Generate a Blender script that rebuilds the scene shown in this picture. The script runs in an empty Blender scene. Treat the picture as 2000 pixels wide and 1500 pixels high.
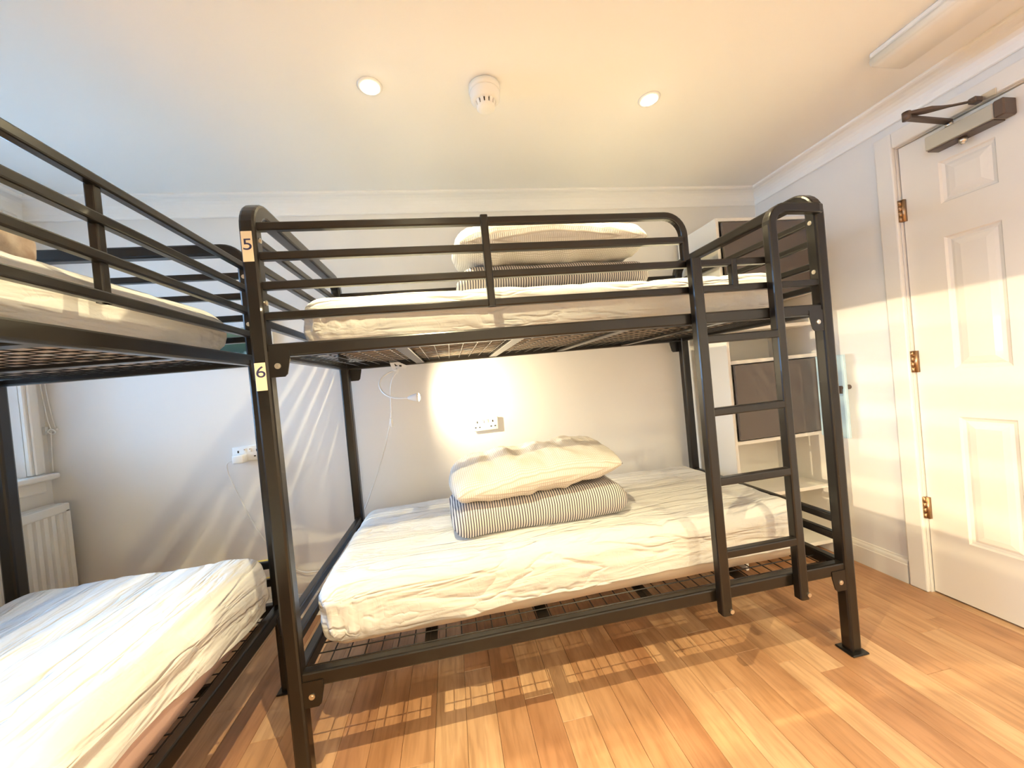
import bpy, bmesh, math, random
from mathutils import Vector, Matrix, noise
random.seed(7)
SC = bpy.context.scene
COL = SC.collection
PI = math.pi

# ------------------------------------------------------------------ camera
cam_d = bpy.data.cameras.new('camera'); cam = bpy.data.objects.new('camera', cam_d); COL.objects.link(cam)
CX, CY, CZ, YAW, PITCH, ROLL, FPX = 0.52584, -1.20095, 1.13951, 0.162683, -0.0115575, -0.0960084, 736.56
cy, sy, cp, sp = math.cos(YAW), math.sin(YAW), math.cos(PITCH), math.sin(PITCH)
fw = Vector((sy*cp, cy*cp, sp)); rt = Vector((cy, -sy, 0)); up = rt.cross(fw)
cr, sr = math.cos(ROLL), math.sin(ROLL)
rt2 = cr*rt + sr*up; up2 = -sr*rt + cr*up
M = Matrix((rt2, up2, -fw)).transposed().to_4x4(); M.translation = Vector((CX, CY, CZ))
cam.matrix_world = M
cam_d.sensor_fit = 'HORIZONTAL'; cam_d.sensor_width = 36.0; cam_d.lens = 36.0*FPX/2000
cam_d.clip_start = 0.02
SC.camera = cam

# ------------------------------------------------------------------ world, sun, exposure
SC.view_settings.view_transform = 'Standard'
SC.view_settings.look = 'None'
SC.view_settings.gamma = 1.0
SC.view_settings.use_curve_mapping = False
SC.view_settings.exposure = 0.04
W = bpy.data.worlds.new('world'); SC.world = W; W.use_nodes = True
bg = W.node_tree.nodes['Background']
bg.inputs[0].default_value = (0.36, 0.62, 1.0, 1); bg.inputs[1].default_value = 27.0
SUN_DIR = Vector((1, 0.8, -0.164))
sun_d = bpy.data.lights.new('sun', 'SUN'); sun_d.energy = 2.4; sun_d.angle = 0.0035; sun_d.color = (1, 0.80, 0.5)
sun = bpy.data.objects.new('sun', sun_d); COL.objects.link(sun)
sun.rotation_euler = SUN_DIR.to_track_quat('-Z', 'Y').to_euler()
LAMP_W = 76.0        # ceiling downlights, watts
LAMP_C = (1.0, 0.84, 0.49)
CLIP_W = 38.0

# ------------------------------------------------------------------ materials
def mat(name, col, rough=0.6, metal=0.0, coat=0.0, spec=0.5):
    m = bpy.data.materials.new(name); m.use_nodes = True
    b = m.node_tree.nodes['Principled BSDF']
    b.inputs['Base Color'].default_value = (*col, 1); b.inputs['Roughness'].default_value = rough
    b.inputs['Metallic'].default_value = metal; b.inputs['Coat Weight'].default_value = coat
    b.inputs['Specular IOR Level'].default_value = spec
    return m
def nodes(m): return m.node_tree.nodes, m.node_tree.links, m.node_tree.nodes['Principled BSDF']
def add_bump(m, scale=200, strength=0.1, dist=0.002, stretch=None, detail=3):
    N, L, b = nodes(m)
    tc = N.new('ShaderNodeTexCoord'); mp = N.new('ShaderNodeMapping'); nz = N.new('ShaderNodeTexNoise'); bp = N.new('ShaderNodeBump')
    if stretch: mp.inputs['Scale'].default_value = stretch
    nz.inputs['Scale'].default_value = scale; nz.inputs['Detail'].default_value = detail
    bp.inputs['Strength'].default_value = strength; bp.inputs['Distance'].default_value = dist
    L.new(tc.outputs['Object'], mp.inputs[0]); L.new(mp.outputs[0], nz.inputs['Vector'])
    L.new(nz.outputs[0], bp.inputs['Height']); L.new(bp.outputs[0], b.inputs['Normal'])
    return m
def add_mottle(m, c1, c2, scale=3, stretch=None):
    N, L, b = nodes(m)
    tc = N.new('ShaderNodeTexCoord'); mp = N.new('ShaderNodeMapping'); nz = N.new('ShaderNodeTexNoise'); rp = N.new('ShaderNodeValToRGB')
    if stretch: mp.inputs['Scale'].default_value = stretch
    nz.inputs['Scale'].default_value = scale; nz.inputs['Detail'].default_value = 4
    rp.color_ramp.elements[0].color = (*c1, 1); rp.color_ramp.elements[0].position = .3
    rp.color_ramp.elements[1].color = (*c2, 1); rp.color_ramp.elements[1].position = .7
    L.new(tc.outputs['Object'], mp.inputs[0]); L.new(mp.outputs[0], nz.inputs['Vector'])
    L.new(nz.outputs[0], rp.inputs[0]); L.new(rp.outputs[0], b.inputs['Base Color'])
    return m
M_WALL = add_bump(add_mottle(mat('wall_paint', (.83, .815, .785), .65), (.82, .805, .775), (.845, .83, .80), 2), 120, .05, .002)
M_CEIL = add_bump(mat('ceiling_paint', (.93, .93, .91), .7), 60, .04, .002)
M_TRIM = add_bump(mat('trim_gloss_paint', (.84, .81, .75), .28), 40, .04, .002)
M_DOOR = add_bump(mat('door_gloss_paint', (.84, .79, .70), .2, coat=.3), 55, .10, .002, (1, 1, .25))
M_BLACK = add_bump(mat('black_gloss_metal', (.008, .0062, .005), .28, coat=.15, spec=.42), 60, .05, .001)
M_SHEET = mat('white_cotton_sheet', (.66, .655, .64), .85, spec=.15)
def sheet_creases(m):
    N, L, b = nodes(m)
    tc = N.new('ShaderNodeTexCoord'); prev = None
    for sc, stretch, rot, dist, ridged in ((4.0, (.5, 3.0, 2.0), .12, .016, True), (8, (.45, 2.6, 2.0), -.10, .010, False), (15, (1, 1, 1), .5, .0012, True)):
        mp = N.new('ShaderNodeMapping'); mp.inputs['Scale'].default_value = stretch; mp.inputs['Rotation'].default_value = (0, 0, rot)
        nz = N.new('ShaderNodeTexNoise'); nz.inputs['Scale'].default_value = sc; nz.inputs['Detail'].default_value = 3; nz.inputs['Distortion'].default_value = .8
        L.new(tc.outputs['Object'], mp.inputs[0]); L.new(mp.outputs[0], nz.inputs['Vector']); h = nz.outputs[0]
        if ridged:      # narrow creases where the noise crosses its middle
            a = N.new('ShaderNodeMath'); a.operation = 'SUBTRACT'; a.inputs[1].default_value = .5; L.new(h, a.inputs[0])
            c = N.new('ShaderNodeMath'); c.operation = 'ABSOLUTE'; L.new(a.outputs[0], c.inputs[0])
            d = N.new('ShaderNodeMath'); d.operation = 'SMOOTH_MIN'; d.inputs[1].default_value = .055; d.inputs[2].default_value = .03; L.new(c.outputs[0], d.inputs[0]); h = d.outputs[0]
            dist = dist*5
        bp = N.new('ShaderNodeBump'); bp.inputs['Strength'].default_value = 1; bp.inputs['Distance'].default_value = dist
        L.new(h, bp.inputs['Height'])
        if prev: L.new(prev.outputs[0], bp.inputs['Normal'])
        prev = bp
    L.new(prev.outputs[0], b.inputs['Normal'])
sheet_creases(M_SHEET)
M_CORE = add_bump(mat('beige_mattress_ticking', (.55, .45, .36), .85, spec=.2), 500, .15, .001)
M_STEEL = mat('zinc_steel', (.66, .62, .55), .3, 1.0)
M_BRASS = mat('aged_brass', (.40, .26, .15), .35, 1.0)
M_WPLA = mat('white_plastic', (.86, .86, .84), .35)
M_CREAMPL = mat('cream_plate', (.80, .68, .50), .5)
M_INK = mat('dark_blue_ink', (.03, .03, .10), .6)
M_DARKHOLE = mat('dark_slot', (.015, .014, .013), .7)
M_GREYDOOR = add_bump(mat('brown_grey_laminate', (.115, .095, .085), .35), 90, .05, .001, (1, 1, .1))
M_CARC = mat('white_laminate', (.82, .80, .75), .4)
M_PALEBLUE = mat('pale_blue_laminate', (.50, .68, .78), .4)
M_CLOSER = mat('silver_closer', (.56, .53, .45), .4, .6)
M_BRONZE = mat('bronze_closer', (.13, .095, .075), .4, .6)
M_RAD = mat('radiator_enamel', (.80, .79, .75), .35)
M_DIFF = mat('frosted_diffuser', (.86, .82, .74), .35, spec=.4)
M_YELLOW = mat('yellow_label', (.80, .48, .05), .6)
M_BRICK = add_mottle(mat('blocker_brick', (.4, .3, .24), .9), (.36, .26, .2), (.5, .38, .3), 12)
M_SUBFL = mat('subfloor_dark', (.05, .03, .02), .9)

def emis(name, col, s):
    m = bpy.data.materials.new(name); m.use_nodes = True
    N, L, b = nodes(m)
    b.inputs['Base Color'].default_value = (*col, 1)
    b.inputs['Emission Color'].default_value = (*col, 1); b.inputs['Emission Strength'].default_value = s
    return m
M_LAMP = emis('halogen_glow', (1, .86, .62), 40)
M_CLIPGLOW = emis('clip_lamp_glow', (1, .86, .6), 14)

def glass_mat():
    m = bpy.data.materials.new('window_glass'); m.use_nodes = True
    N, L = m.node_tree.nodes, m.node_tree.links
    N.remove(N['Principled BSDF']); out = N['Material Output']
    t = N.new('ShaderNodeBsdfTransparent'); g = N.new('ShaderNodeBsdfGlossy'); g.inputs['Roughness'].default_value = .02
    f = N.new('ShaderNodeFresnel'); f.inputs[0].default_value = 1.45; x = N.new('ShaderNodeMixShader')
    L.new(f.outputs[0], x.inputs[0]); L.new(t.outputs[0], x.inputs[1]); L.new(g.outputs[0], x.inputs[2]); L.new(x.outputs[0], out.inputs[0])
    return m
M_GLASS = glass_mat()

def stripe_mat():
    m = mat('ticking_stripe', (.8, .8, .8), .85, spec=.2)
    N, L, b = nodes(m)
    tc = N.new('ShaderNodeTexCoord'); sx = N.new('ShaderNodeSeparateXYZ')
    mu = N.new('ShaderNodeMath'); mu.operation = 'MULTIPLY'; mu.inputs[1].default_value = 1/0.0098
    nz = N.new('ShaderNodeTexNoise'); nz.inputs['Scale'].default_value = 9
    nm = N.new('ShaderNodeMath'); nm.operation = 'MULTIPLY_ADD'; nm.inputs[1].default_value = .9
    fr = N.new('ShaderNodeMath'); fr.operation = 'FRACT'
    rp = N.new('ShaderNodeValToRGB')
    e = rp.color_ramp.elements
    e[0].position = 0.0; e[0].color = (.10, .095, .12, 1); e[1].position = .40; e[1].color = (.10, .095, .12, 1)
    a = e.new(.46); a.color = (.66, .62, .57, 1); c = e.new(.94); c.color = (.66, .62, .57, 1); d = e.new(1.0); d.color = (.10, .095, .12, 1)
    L.new(tc.outputs['Object'], sx.inputs[0]); L.new(sx.outputs[0], mu.inputs[0]); L.new(tc.outputs['Object'], nz.inputs['Vector'])
    L.new(nz.outputs[0], nm.inputs[0]); L.new(mu.outputs[0], nm.inputs[2]); L.new(nm.outputs[0], fr.inputs[0]); L.new(fr.outputs[0], rp.inputs[0])
    L.new(rp.outputs[0], b.inputs['Base Color'])
    return m
M_STRIPE = stripe_mat()

def seersucker():
    m = mat('seersucker_check', (.85, .82, .78), .9, spec=.15)
    N, L, b = nodes(m)
    tc = N.new('ShaderNodeTexCoord'); sx = N.new('ShaderNodeSeparateXYZ'); L.new(tc.outputs['Object'], sx.inputs[0])
    outs = []
    for k in (0, 1):
        mu = N.new('ShaderNodeMath'); mu.operation = 'MULTIPLY'; mu.inputs[1].default_value = 2*PI/0.0075
        sn = N.new('ShaderNodeMath'); sn.operation = 'SINE'
        L.new(sx.outputs[k], mu.inputs[0]); L.new(mu.outputs[0], sn.inputs[0]); outs.append(sn)
    mx = N.new('ShaderNodeMath'); mx.operation = 'MAXIMUM'; L.new(outs[0].outputs[0], mx.inputs[0]); L.new(outs[1].outputs[0], mx.inputs[1])
    rp = N.new('ShaderNodeValToRGB'); rp.color_ramp.elements[0].position = .3; rp.color_ramp.elements[0].color = (.72, .70, .66, 1)
    rp.color_ramp.elements[1].position = .95; rp.color_ramp.elements[1].color = (.50, .46, .41, 1)
    L.new(mx.outputs[0], rp.inputs[0]); L.new(rp.outputs[0], b.inputs['Base Color'])
    bp = N.new('ShaderNodeBump'); bp.inputs['Strength'].default_value = .35; bp.inputs['Distance'].default_value = .002
    L.new(mx.outputs[0], bp.inputs['Height']); L.new(bp.outputs[0], b.inputs['Normal'])
    return m
M_PILLOW = seersucker()

def plank_mat():
    m = mat('oak_laminate', (.5, .3, .15), .34)
    N, L, b = nodes(m)
    oi = N.new('ShaderNodeObjectInfo'); tc = N.new('ShaderNodeTexCoord')
    ad = N.new('ShaderNodeVectorMath'); ad.operation = 'MULTIPLY_ADD'; ad.inputs[1].default_value = (1, 1, 1)
    cb = N.new('ShaderNodeCombineXYZ')
    mm = N.new('ShaderNodeMath'); mm.operation = 'MULTIPLY'; mm.inputs[1].default_value = 57.0
    L.new(oi.outputs['Random'], mm.inputs[0]); L.new(mm.outputs[0], cb.inputs[0]); L.new(mm.outputs[0], cb.inputs[1])
    L.new(tc.outputs['Object'], ad.inputs[0]); L.new(cb.outputs[0], ad.inputs[2])
    mp = N.new('ShaderNodeMapping'); mp.inputs['Scale'].default_value = (1, .09, 1); L.new(ad.outputs[0], mp.inputs[0])
    n1 = N.new('ShaderNodeTexNoise'); n1.inputs['Scale'].default_value = 60; n1.inputs['Detail'].default_value = 6; n1.inputs['Distortion'].default_value = .6
    L.new(mp.outputs[0], n1.inputs['Vector'])
    mp2 = N.new('ShaderNodeMapping'); mp2.inputs['Scale'].default_value = (1, .3, 1); L.new(ad.outputs[0], mp2.inputs[0])
    n2 = N.new('ShaderNodeTexNoise'); n2.inputs['Scale'].default_value = 11; n2.inputs['Detail'].default_value = 3; L.new(mp2.outputs[0], n2.inputs['Vector'])
    rp = N.new('ShaderNodeValToRGB'); e = rp.color_ramp.elements
    e[0].position = 0; e[0].color = (.40, .195, .10, 1); e[1].position = 1; e[1].color = (.63, .40, .23, 1)
    k = e.new(.45); k.color = (.54, .31, .165, 1)
    L.new(oi.outputs['Random'], rp.inputs[0])
    r1 = N.new('ShaderNodeValToRGB'); r1.color_ramp.elements[0].position = .33; r1.color_ramp.elements[0].color = (.55, .5, .45, 1)
    r1.color_ramp.elements[1].position = .58; r1.color_ramp.elements[1].color = (1, 1, 1, 1); L.new(n1.outputs[0], r1.inputs[0])
    r2 = N.new('ShaderNodeValToRGB'); r2.color_ramp.elements[0].position = .30; r2.color_ramp.elements[0].color = (.72, .64, .56, 1)
    r2.color_ramp.elements[1].position = .62; r2.color_ramp.elements[1].color = (1, 1, 1, 1); L.new(n2.outputs[0], r2.inputs[0])
    m1 = N.new('ShaderNodeMix'); m1.data_type = 'RGBA'; m1.blend_type = 'MULTIPLY'; m1.inputs[0].default_value = .5
    L.new(rp.outputs[0], m1.inputs[6]); L.new(r1.outputs[0], m1.inputs[7])
    m2 = N.new('ShaderNodeMix'); m2.data_type = 'RGBA'; m2.blend_type = 'MULTIPLY'; m2.inputs[0].default_value = .8
    L.new(m1.outputs[2], m2.inputs[6]); L.new(r2.outputs[0], m2.inputs[7])
    L.new(m2.outputs[2], b.inputs['Base Color'])
    bp = N.new('ShaderNodeBump'); bp.inputs['Strength'].default_value = .12; bp.inputs['Distance'].default_value = .001
    L.new(n1.outputs[0], bp.inputs['Height']); L.new(bp.outputs[0], b.inputs['Normal'])
    return m
M_PLANK = plank_mat()

# ------------------------------------------------------------------ helpers
def obj(name, bm, m, parent=None, smooth=False, kind=None, loc=None):
    me = bpy.data.meshes.new(name)
    bmesh.ops.recalc_face_normals(bm, faces=bm.faces)
    bm.to_mesh(me); bm.free()
    if smooth:
        me.polygons.foreach_set('use_smooth', [True]*len(me.polygons))
    o = bpy.data.objects.new(name, me); COL.objects.link(o)
    for mm in (m if isinstance(m, (list, tuple)) else [m]): me.materials.append(mm)
    if parent: o.parent = parent
    if kind: o['kind'] = kind
    if loc is not None: o.location = loc
    return o
def thing(name, label, cat, loc=(0, 0, 0), rotz=0, group=None):
    o = bpy.data.objects.new(name, None); COL.objects.link(o); o.empty_display_size = .05
    o.location = loc; o.rotation_euler = (0, 0, rotz)
    return tag(o, label, cat, group)
def tag(o, label, cat, group=None):
    o['label'] = label; o['category'] = cat
    if group: o['group'] = group
    return o
def box(bm, a, b, bev=0.0, seg=1):
    a = Vector(a); b = Vector(b)
    r = bmesh.ops.create_cube(bm, size=1)
    vs = r['verts']
    for v in vs: v.co = Vector([(a[i]+b[i])/2 + v.co[i]*abs(b[i]-a[i]) for i in range(3)])
    if bev > 0:
        es = list({e for v in vs for e in v.link_edges})
        bmesh.ops.bevel(bm, geom=es, offset=bev, segments=seg, affect='EDGES', profile=.5)
    return bm
def Box(a, b, bev=0.0, seg=1): return box(bmesh.new(), a, b, bev, seg)
def prof_sq(w, h, c=.18):
    k = c*min(w, h); x, y = w/2, h/2; t = k*.3
    return [(x-k, -y), (x-t, -y+t), (x, -y+k), (x, y-k), (x-t, y-t), (x-k, y), (-x+k, y), (-x+t, y-t), (-x, y-k), (-x, -y+k), (-x+t, -y+t), (-x+k, -y)]
def prof_round(r, n=10): return [(r*math.cos(2*PI*i/n), r*math.sin(2*PI*i/n)) for i in range(n)]
def sweep(bm, pts, prof, n0=None, scale=None):
    pts = [Vector(p) for p in pts]; rings = []
    T = []
    for i in range(len(pts)):
        a = pts[max(i-1, 0)]; b = pts[min(i+1, len(pts)-1)]; T.append((b-a).normalized())
    n = Vector(n0) if n0 else (Vector((0, 0, 1)) if abs(T[0].z) < .9 else Vector((0, 1, 0)))
    n = (n - T[0]*n.dot(T[0])).normalized()
    for i, p in enumerate(pts):
        n = (n - T[i]*n.dot(T[i])).normalized(); s = T[i].cross(n)
        k = 1.0
        if 0 < i < len(pts)-1:
            c = (pts[i]-pts[i-1]).normalized().dot((pts[i+1]-pts[i]).normalized()); k = 1/max(.5, math.sqrt((1+c)/2))
        f = scale[i] if scale else 1.0
        rings.append([bm.verts.new(p + s*(x*f) + n*(y*f*1.0)) for x, y in prof])
    m = len(prof)
    for a, b in zip(rings, rings[1:]):
        for j in range(m): bm.faces.new((a[j], a[(j+1) % m], b[(j+1) % m], b[j]))
    bm.faces.new(rings[0]); bm.faces.new(rings[-1][::-1])
    return bm
def tube(pts, w, h=None, n0=None): return sweep(bmesh.new(), pts, prof_sq(w, h or w), n0)
def rod(pts, r, n=10): return sweep(bmesh.new(), pts, prof_round(r, n))
def arc(c, u, v, r, a0, a1, n=7):
    c, u, v = Vector(c), Vector(u), Vector(v)
    return [c + u*(r*math.cos(a0+(a1-a0)*i/n)) + v*(r*math.sin(a0+(a1-a0)*i/n)) for i in range(n+1)]
def bez(ctrl, n=24):                       # Catmull-Rom through control points
    P = [Vector(p) for p in ctrl]; P = [2*P[0]-P[1]] + P + [2*P[-1]-P[-2]]; out = []
    for i in range(1, len(P)-2):
        for k in range(n):
            t = k/n; a, b, c, d = P[i-1:i+3]
            out.append(.5*((2*b)+(-a+c)*t+(2*a-5*b+4*c-d)*t*t+(-a+3*b-3*c+d)*t**3))
    out.append(P[-2]); return out
def cyl(bm, c, axis, r, d, n=16, r2=None):
    q = Vector((0, 0, 1)).rotation_difference(Vector(axis)).to_matrix().to_4x4(); q.translation = Vector(c)
    bmesh.ops.create_cone(bm, cap_ends=True, segments=n, radius1=r, radius2=r if r2 is None else r2, depth=d, matrix=q)
    return bm
def lathe(prof, n=32):                     # profile of (r, z), closed at r=0
    bm = bmesh.new(); rings = []
    for r, z in prof:
        rings.append([bm.verts.new((r*math.cos(2*PI*i/n), r*math.sin(2*PI*i/n), z)) for i in range(n)] if r > 1e-6 else [bm.verts.new((0, 0, z))])
    for a, b in zip(rings, rings[1:]):
        if len(a) == 1 and len(b) == 1: continue
        for i in range(n):
            j = (i+1) % n
            if len(a) == 1: bm.faces.new((a[0], b[j], b[i]))
            elif len(b) == 1: bm.faces.new((a[i], a[j], b[0]))
            else: bm.faces.new((a[i], a[j], b[j], b[i]))
    return bm
def text_mesh(s, size, m, parent, mw, name='printed_digit', bold=0.0):
    cu = bpy.data.curves.new('t', 'FONT'); cu.body = s; cu.size = size; cu.extrude = .0004; cu.offset = bold
    cu.align_x = 'CENTER'; cu.align_y = 'CENTER'
    to = bpy.data.objects.new('t', cu); COL.objects.link(to)
    dg = bpy.context.evaluated_depsgraph_get()
    me = bpy.data.meshes.new_from_object(to.evaluated_get(dg)); me.materials.clear(); me.materials.append(m)
    bpy.data.objects.remove(to)
    o = bpy.data.objects.new(name, me); COL.objects.link(o); o.parent = parent; o.matrix_local = mw
    return o

def rbox(dx, dy, dz, r, step, disp=None, post=None):
    """rounded soft box: x,y centred, z from 0 to dz"""
    bm = bmesh.new()
    nx, ny, nz = max(2, round(dx/step)), max(2, round(dy/step)), max(2, round(dz/step))
    idx = {}
    def V(i, j, k):
        key = (i, j, k)
        if key not in idx: idx[key] = bm.verts.new((dx*(i/nx-.5), dy*(j/ny-.5), dz*k/nz))
        return idx[key]
    for i in range(nx):
        for j in range(ny):
            for k in (0, nz): bm.faces.new((V(i, j, k), V(i+1, j, k), V(i+1, j+1, k), V(i, j+1, k)))
    for i in range(nx):
        for k in range(nz):
            for j in (0, ny): bm.faces.new((V(i, j, k), V(i+1, j, k), V(i+1, j, k+1), V(i, j, k+1)))
    for j in range(ny):
        for k in range(nz):
            for i in (0, nx): bm.faces.new((V(i, j, k), V(i, j+1, k), V(i, j+1, k+1), V(i, j, k+1)))
    for v in bm.verts:
        c = v.co.copy()
        q = Vector((max(-dx/2+r, min(dx/2-r, c.x)), max(-dy/2+r, min(dy/2-r, c.y)), max(r, min(dz-r, c.z))))
        d = c - q
        nrm = d.normalized() if d.length > 1e-9 else Vector((0, 0, 1))
        # spread the outer ring evenly over the rounded corner
        p = q + nrm*r if d.length > 1e-9 else c
        if disp: p = p + nrm*disp(p, nrm)
        v.co = p
    if post: post(bm)
    return bm
def fbm(p, o=3): return noise.fractal(p, 1.0, 2.0, o)

# ------------------------------------------------------------------ room shell
XL, XR, YB, YF, H = -1.40, 2.578, 0.95, -4.2, 2.20
WZ0, WZ1 = 0.91, 2.06                       # window opening heights
WIN = [(-0.35, 0.845), (-3.75, -2.40)]      # y ranges of the two windows in the left wall
DY0, DY1 = -0.592, 0.177                    # door opening in the right wall
floor = obj('floor', Box((XL-.2, YF-.1, -.12), (XR+.12, YB+.12, -.016)), M_SUBFL, kind='structure')
pw = 0.104; x = XL; col_i = 0
while x < XR + .03:
    y = YB - random.uniform(.15, 1.15) + 0.0; y1 = YB
    x1 = min(x+pw, XR+.06)
    while True:
        y0 = max(y, YF)
        a = Vector((x+.0004, y0+.0005, -.0155)); b = Vector((x1-.0004, y1-.0005, 0)); c = (a+b)/2
        bm = bmesh.new()
        lo = [bm.verts.new((sx*(b.x-a.x)/2, sy_*(b.y-a.y)/2, -.0155)) for sx, sy_ in ((-1, -1), (1, -1), (1, 1), (-1, 1))]
        mi = [bm.verts.new((v.co.x, v.co.y, -.0010)) for v in lo]
        tp = [bm.verts.new((v.co.x*(1-.0016/(b.x-a.x)), v.co.y*(1-.0016/(b.y-a.y)), 0)) for v in lo]
        bm.faces.new(tp)
        for A, B in ((lo, mi), (mi, tp)):
            for i in range(4): bm.faces.new((A[i], A[(i+1) % 4], B[(i+1) % 4], B[i]))
        obj('plank', bm, M_PLANK, floor, loc=(c.x, c.y, 0))
        if y0 <= YF: break
        y1 = y; y = y - random.uniform(.85, 1.3)
    x += pw; col_i += 1

obj('ceiling', Box((XL-.2, YF-.1, H), (XR+.15, YB+.15, H+.12)), M_CEIL, kind='structure')
obj('wall_back', Box((XL-.2, YB, -.016), (XR+.15, YB+.12, H)), M_WALL, kind='structure')
obj('wall_front', Box((XL-.2, YF-.12, -.016), (XR+.15, YF, H)), M_WALL, kind='structure')
bm = bmesh.new()
ys = [YF] + sorted([v for w in WIN for v in w]) + [YB]
for i in range(0, len(ys), 2): box(bm, (XL-.2, ys[i], -.016), (XL, ys[i+1], H))
for w in WIN:
    box(bm, (XL-.2, w[0], -.016), (XL, w[1], WZ0)); box(bm, (XL-.2, w[0], WZ1), (XL, w[1], H))
obj('wall_left', bm, M_WALL, kind='structure')
bm = bmesh.new()
DH = 1.998
box(bm, (XR, DY1+.012, -.016), (XR+.12, YB, H)); box(bm, (XR, YF, -.016), (XR+.12, DY0-.012, H)); box(bm, (XR, DY0-.012, DH+.012), (XR+.12, DY1+.012, H))
obj('wall_right', bm, M_WALL, kind='structure')
# coving (concave) along the back, right, left, front
def coving(name, path_fn, L0, L1):
    pr = [(0, 0)] + [(0, -.088)] + [(.004, -.092), (.008, -.088)]
    pr += [(.008+.062*(1-math.cos(a)), -.080+.066*math.sin(a)) for a in [PI/2*i/6 for i in range(7)]]
    pr += [(.078, -.010), (.080, -.006), (.080, 0)]
    bm = bmesh.new(); A = [bm.verts.new(path_fn(L0, d, z)) for d, z in pr]; B = [bm.verts.new(path_fn(L1, d, z)) for d, z in pr]
    n = len(pr)
    for i in range(n): bm.faces.new((A[i], A[(i+1) % n], B[(i+1) % n], B[i]))
    bm.faces.new(A); bm.faces.new(B[::-1])
    return obj(name, bm, M_CEIL, kind='structure')
def mitre(l, d, lo, hi): return max(lo+d, min(hi-d, l))
coving('trim_1', lambda l, d, z: (mitre(l, d, XL, XR), YB-d, H+z), XL, XR)
coving('trim_2', lambda l, d, z: (XR-d, mitre(l, d, YF, YB), H+z), YF, YB)
coving('trim_3', lambda l, d, z: (XL+d, mitre(l, d, YF, YB), H+z), YF, YB)
coving('trim_4', lambda l, d, z: (mitre(l, d, XL, XR), YF+d, H+z), XL, XR)
# skirting
def skirting(name, p0, p1, nrm):
    pr = [(0, 0), (.016, 0), (.016, .088), (.013, .092), (.013, .096), (.011, .104), (.006, .112), (.005, .118), (0, .12)]
    bm = bmesh.new(); n_ = Vector(nrm)
    A = [bm.verts.new(Vector(p0)+n_*d+Vector((0, 0, z))) for d, z in pr]; B = [bm.verts.new(Vector(p1)+n_*d+Vector((0, 0, z))) for d, z in pr]
    n = len(pr)
    for i in range(n): bm.faces.new((A[i], A[(i+1) % n], B[(i+1) % n], B[i]))
    bm.faces.new(A); bm.faces.new(B[::-1])
    return obj(name, bm, M_TRIM, kind='structure')
skirting('baseboard_back', (XL, YB, .0005), (1.98, YB, .0005), (0, -1, 0))
skirting('baseboard_right', (XR, DY1+.078, .0005), (XR, YB, .0005), (-1, 0, 0))
skirting('baseboard_left', (XL, YF, .0005), (XL, YB-.017, .0005), (1, 0, 0))
skirting('baseboard_front', (XL+.017, YF, .0005), (XR, YF, .0005), (0, 1, 0))

# windows in the left wall
for wi, (wy0, wy1) in enumerate(WIN):
    wf = bmesh.new(); fx0, fx1 = XL-.13, XL-.07; t = .05
    for a, b in (((fx0, wy0, WZ0), (fx1, wy0+t, WZ1)), ((fx0, wy1-t, WZ0), (fx1, wy1, WZ1)),
                 ((fx0, wy0+t, WZ0), (fx1, wy1-t, WZ0+t)), ((fx0, wy0+t, WZ1-t), (fx1, wy1-t, WZ1))): box(wf, a, b, .004)
    win = obj('window_%d' % (wi+1), wf, M_TRIM, kind='structure')
    obj('pane', Box((XL-.104, wy0+t-.01, WZ0+t-.01), (XL-.100, wy1-t+.01, WZ1-t+.01)), M_GLASS, win)
    ar = bmesh.new()
    box(ar, (XL, wy1, WZ0), (XL+.02, wy1+.065, WZ1+.065), .004); box(ar, (XL, wy0-.065, WZ0), (XL+.02, wy0, WZ1+.065), .004)
    box(ar, (XL, wy0, WZ1), (XL+.02, wy1, WZ1+.065), .004)
    box(ar, (XL+.02, wy1+.012, WZ0), (XL+.03, wy1+.03, WZ1+.03), .003)
    obj('architrave', ar, M_TRIM, win)
    obj('window_sill', Box((XL-.08, wy0-.075, WZ0-.028), (XL+.07, wy1+.072, WZ0-.002), .008, 2), M_TRIM, win)
    obj('sill_apron', Box((XL, wy0-.06, WZ0-.085), (XL+.022, wy1+.06, WZ0-.028), .006, 2), M_TRIM, win)
    pl = bpy.data.lights.new('window_portal', 'AREA'); pl.shape = 'RECTANGLE'; pl.size = WZ1-WZ0; pl.size_y = wy1-wy0
    pl.cycles.is_portal = True
    po = bpy.data.objects.new('window_portal', pl); COL.objects.link(po); po.location = (XL-.21, (wy0+wy1)/2, (WZ0+WZ1)/2)
    po.rotation_euler = (0, -PI/2, 0)
# ground outside, then two added unseen slabs blocking sky and sun at the windows
obj('ground_outside', Box((-40, -30, -3.3), (XL-.25, 30, -3.0)), add_mottle(mat('outside_paving', (.2, .2, .18), .9), (.16, .17, .14), (.24, .24, .21), 1.5), kind='structure')
obj('sky_blocker_outside', Box((-4.2, -5.0, 2.62), (XL-.21, -1.25, 2.78)), M_BRICK, kind='structure')  # added unseen overhang, dims the skylight through the second window
obj('sun_blocker_outside', Box((-5.2, -1.25, -3), (XL-.21, -1.0, 5)), M_BRICK, kind='structure')  # added unseen fin, keeps direct sun out of the first window

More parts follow.
